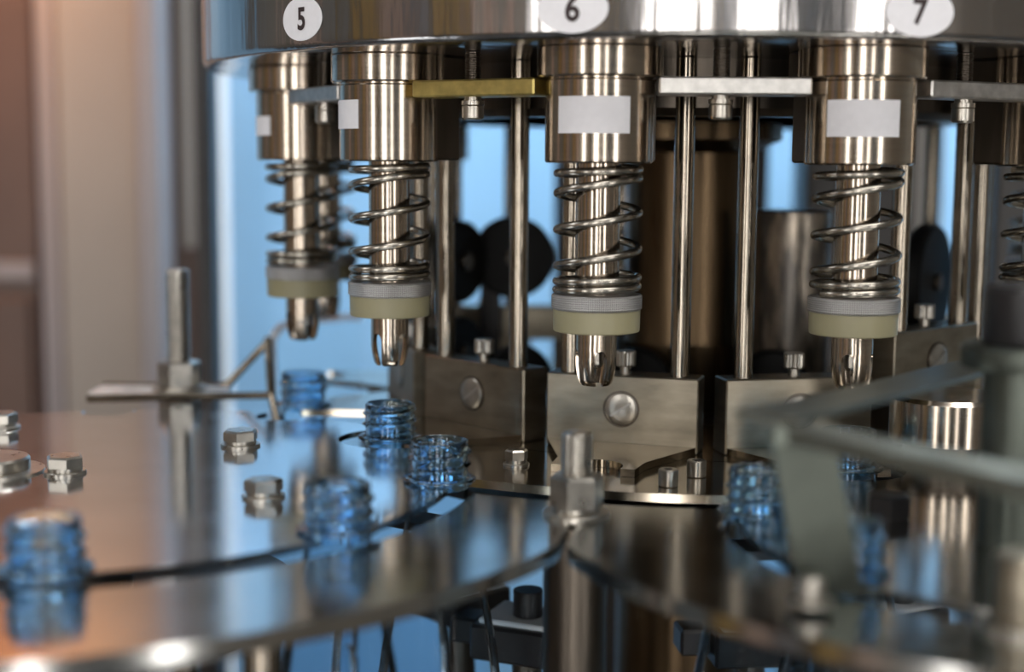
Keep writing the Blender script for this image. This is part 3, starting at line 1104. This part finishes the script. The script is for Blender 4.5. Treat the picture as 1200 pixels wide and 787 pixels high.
p = unproject(1197, 418, 545)
cp = thing('spacer_post', 'tall blurred post with a black knob and steel washer at the right edge', 'post', (p[0], p[1], -2.8))
MB().cyl(13.5, 0, p[2] - 1, 40).build('spacer_tube', M['galv'], cp)
MB().lathe([(22, p[2] - 1), (22.5, p[2]), (22.5, p[2] + 6), (21, p[2] + 7.6), (8, p[2] + 7.6)], 48).build('washer', M['galv'], cp)
MB().lathe([(14, p[2] + 7.6), (14.5, p[2] + 9), (14.5, p[2] + 28), (13, p[2] + 30), (0.01, p[2] + 30)], 40).build('knob', M['black'], cp)
p = unproject(1200, 648, 452)
cp = thing('short_post', 'short blurred steel post at the bottom right corner', 'post', (p[0], p[1], -2.8))
MB().cyl(9.5, 0, p[2] + 2.8, 40, ch=1.5).build('sleeve', M['block'], cp)
MB().lathe([(13.5, 0.1), (13.5, 2.5), (9, 2.6)], 40).build('washer', M['bolt'], cp)

# polished spacer hub behind the bracket arms
p = polar(PH + ST * 1.55, 205)
hb = thing('polished_hub', 'short polished steel cylinder shining behind the bracket arms at the right', 'hub', (p[0] + 5, p[1] - 40, -4))
MB().lathe([(20, 0), (20, 16), (0.01, 16)], 48).build('hub_foot', M['dark'], hb)
MB().lathe([(20, 15), (27, 16), (27, 36), (25.5, 38), (0.01, 38)], 64).build('hub_body', M['head'], hb)

# ------------------------------------------------------------ inside of the carousel
cyl_ = thing('sleeve', 'scratched dark steel sleeve standing behind the sticker 7 head', 'sleeve', (*unproject(925, 400, 860)[:2], -4))
zt_ = unproject(925, 246, 860)[2]
MB().lathe([(22, 12), (22, zt_ + 4 - 1), (21, zt_ + 4), (0.01, zt_ + 4)], 48).build('sleeve_body', M['scratched'], cyl_)
MB().cyl(6, 0, 13, 24).build('sleeve_pin', M['dark'], cyl_)


def roller(px, py, Y, r, wd, label, yaw, col='rubber'):
    x_, y_, z_ = unproject(px, py, Y)
    o = thing('cam_roller', label, 'roller', (x_, y_, z_), yaw, 'black cam rollers inside the carousel')
    def turn(prof, n=56):
        mb = MB().lathe(prof, n)
        mb.v = [(xx_, zz_, yy_) for xx_, yy_, zz_ in mb.v]
        return mb
    turn([(4, -wd / 2), (r - 2, -wd / 2), (r, -wd / 2 + 2), (r, wd / 2 - 2), (r - 2, wd / 2), (4, wd / 2), (4, -wd / 2)]).build('tyre', M[col], o)
    turn([(0.01, -wd / 2 - 3), (5, -wd / 2 - 3), (5.5, -wd / 2 - 2.5), (5.5, wd / 2 + 3), (0.01, wd / 2 + 3)], 28).build('axle', M['dark'], o)
    return o


roller(601, 301, 960, 27, 14, 'large black roller between the two middle rods', 0.1)
roller(538, 306, 930, 26, 10, 'black roller seen edge-on right of the sticker 5 head', 1.0)
roller(608, 440, 900, 20, 14, 'low black roller behind the first milled block', 0.2)
roller(536, 412, 900, 22, 12, 'low black roller right of the bottle under sticker 5 head', 1.0)
roller(745, 446, 860, 20, 14, 'low black roller behind the block with the scored bolt', -0.1)
roller(905, 452, 820, 21, 14, 'low black roller behind the dark block below sticker 7', -0.1)
roller(1086, 330, 900, 36, 12, 'tall black roller behind the raised guide block', 1.0)
bx = thing('roller_arm', 'dark steel arm joining the rollers left of the middle head', 'arm', (*unproject(575, 300, 985)[:2], -4))
zz1 = unproject(575, 300, 985)[2] + 4
MB().box(-22, 22, -5, 8, zz1 - 17, zz1 + 15, 2).build('arm_plate', M['dark'], bx)
MB().box(-7, 7, -3, 6, 0, zz1 - 16, 0.5).build('arm_post', M['black'], bx)
MB().cyl(4.5, zz1 + 15, zz1 + 21, 20).build('arm_bolt', M['bolt'], bx)
bm_ = thing('cross_beam', 'brown-grey flat beam behind the middle rods, below the rollers', 'beam', (*unproject(598, 378, 1010)[:2], -4))
z1_ = unproject(598, 357, 1010)[2] + 4
z2_ = unproject(598, 396, 1010)[2] + 4
MB().box(-42, 46, -8, 8, z2_, z1_, 1).build('beam', M['block'], bm_)
MB().box(-40, -28, -6, 6, 0, z2_, 0.5).box(30, 40, -6, 6, 0, z2_, 0.5).build('beam_feet', M['dark'], bm_)
pl = unproject(1090, 200, 1350)
bp2 = thing('machine_plate', 'beige bolted plate glimpsed behind the carousel at the right', 'plate', (pl[0], pl[1], -350))
MB().box(-16, 12, 0, 8, 0, 560, 1).build('plate_body', M['beige'], bp2)
for zz_ in (455, 475, 495):
    b_ = MB().lathe([(3.4, -2.5), (3.4, 0), (0.01, 0)], 16)
    b_.v = [(x_, -z_ - 2.5 - 0.0, y_ + zz_) for x_, y_, z_ in b_.v]
    b_.build('rivet', M['bolt'], bp2)

# ------------------------------------------------------------ black bottle holders and bed under the plates
bh0 = thing('bottle_holder', 'x', 'holder', (0, 0, -350), 0, 'black bottle holders under the carousel')
MB().box(-24, 24, -6, 34, 236, 255, 1.5).build('holder_body', M['black'], bh0)
MB().box(-40, -24, 4, 24, 240, 254, 1.5).build('holder_finger', M['black'], bh0)
MB().box(-20, 22, -3, 31, 255, 258, 0.8).build('holder_top', M['white'], bh0)  # light on the black block's top, put in as a white plate
MB().cyl(8, 258, 272, 24, 2, 12).build('holder_pin', M['black'], bh0)
MB().cyl(8, 0, 237, 24, 0, 16).build('holder_leg', M['dark'], bh0)
for k in (-1, 0, 1, 2):
    a = PH + ST * (k - 0.22)
    o = bh0 if k == 0 else dup(bh0)
    p_ = polar(a, 190) if k != 0 else (3.0, 728.0, 0)
    o.location = (p_[0] * MM, p_[1] * MM, -0.350)
    o.rotation_euler = (0, 0, a)
    o['label'] = {-1: 'black bottle holder under the star wheel, left of the thick pillar', 0: 'black bottle holder with pale top left of the thick pillar', 1: 'black bottle holder right of the thick pillar', 2: 'black bottle holder farther right under the base plate'}[k]
p = unproject(308, 770, 520)
lp = thing('support_pillar', 'round steel pillar under the left guide plate, reaching the plate', 'pillar', (p[0], p[1], -350))
MB().cyl(7.5, 0, 344, 32).build('pillar', M['rod'], lp)
MB().cyl(14, 0, 5, 32).build('foot', M['bolt'], lp)
bed = thing('machine_bed', 'steel machine bed below the star wheels and carousel', 'machine', (0, 800, ZF))
MB().box(-700, 700, -500, 440, 600, 650, 3).build('bed_top', M['dark'], bed)
MB().box(-660, 660, -460, 400, 0, 600, 3).build('bed_cabinet', M['brownpanel'], bed)

# ------------------------------------------------------------ frame columns at the left background
def column(px0, px1, Y, dep, material, name, label, top=1500):
    xa, xb = unproject(px0, 190, Y)[0], unproject(px1, 190, Y)[0]
    o = thing(name, label, 'column', ((xa + xb) / 2, Y, ZF))
    hw_ = (xb - xa) / 2
    MB().box(-hw_, hw_, 0, dep, 0, top - ZF - 0.5, 3).build('post', material, o)
    MB().box(-hw_ - 8, hw_ + 8, 0, dep + 8, 0, 6).build('foot_plate', M['dark'], o)
    return o, hw_


column(68, 164, 1500, 90, M['beige'], 'machine_column', 'wide beige machine column in the left background')
column(160, 186, 1470, 60, M['lavender'], 'machine_column', 'narrow grey strip column right of the wide beige one')
o, hw_ = column(189, 236, 1540, 60, M['brownpanel'], 'machine_column', 'brown steel column left of the black post')
MB().box(hw_ * 0.1, hw_ * 0.62, -4, 0, 1050, 1400, 1).build('cover_plate', M['beige'], o)  # bright highlights on the column, put in as a beige plate
column(229.5, 247.5, 1270, 40, M['black'], 'frame_post', 'thin black frame post beside the white strip')
column(247.8, 262, 1600, 30, M['white'], 'frame_post', 'thin white vertical strip at the edge of the blue wall')  # backlit edge highlight put in as a white strip
column(44, 70, 1560, 60, M['lavender'], 'machine_column', 'grey narrow column left of the wide beige one')
o, hw_ = column(-60, 43, 1600, 80, M['brownpanel'], 'machine_column', 'dark brown cabinet column at the far left edge')
MB().box(-hw_ * .95, hw_ * .9, -6, 0, 1010, 1030, 1).build('cross_rail', M['lavender'], o)
MB().box(-hw_ * .2, hw_ * .8, -8, 0, 840, 990, 2).build('cover_plate', M['brownpanel'], o)

column(652, 902, 1300, 60, M['darkpanel'], 'back_column', 'wide dark cabinet column behind the centre of the carousel')
column(944, 1074, 1300, 60, M['darkpanel'], 'back_column', 'dark cabinet column behind the sticker 7 head')
column(1168, 1330, 1300, 60, M['darkpanel'], 'back_column', 'dark cabinet column behind the right edge of the carousel')

# ------------------------------------------------------------ added ceiling lamp housing, out of view
for i, (x_, y_, sx_, sy_, lb) in enumerate(((350, -100, 700, 120, 'long ceiling lamp above the machine front'),)):
    o = thing('ceiling_lamp', lb, 'lamp', (x_, y_, 1440))
    MB().box(-sx_, sx_, -sy_, sy_, 20, 60, 4).build('housing', M['white'], o)
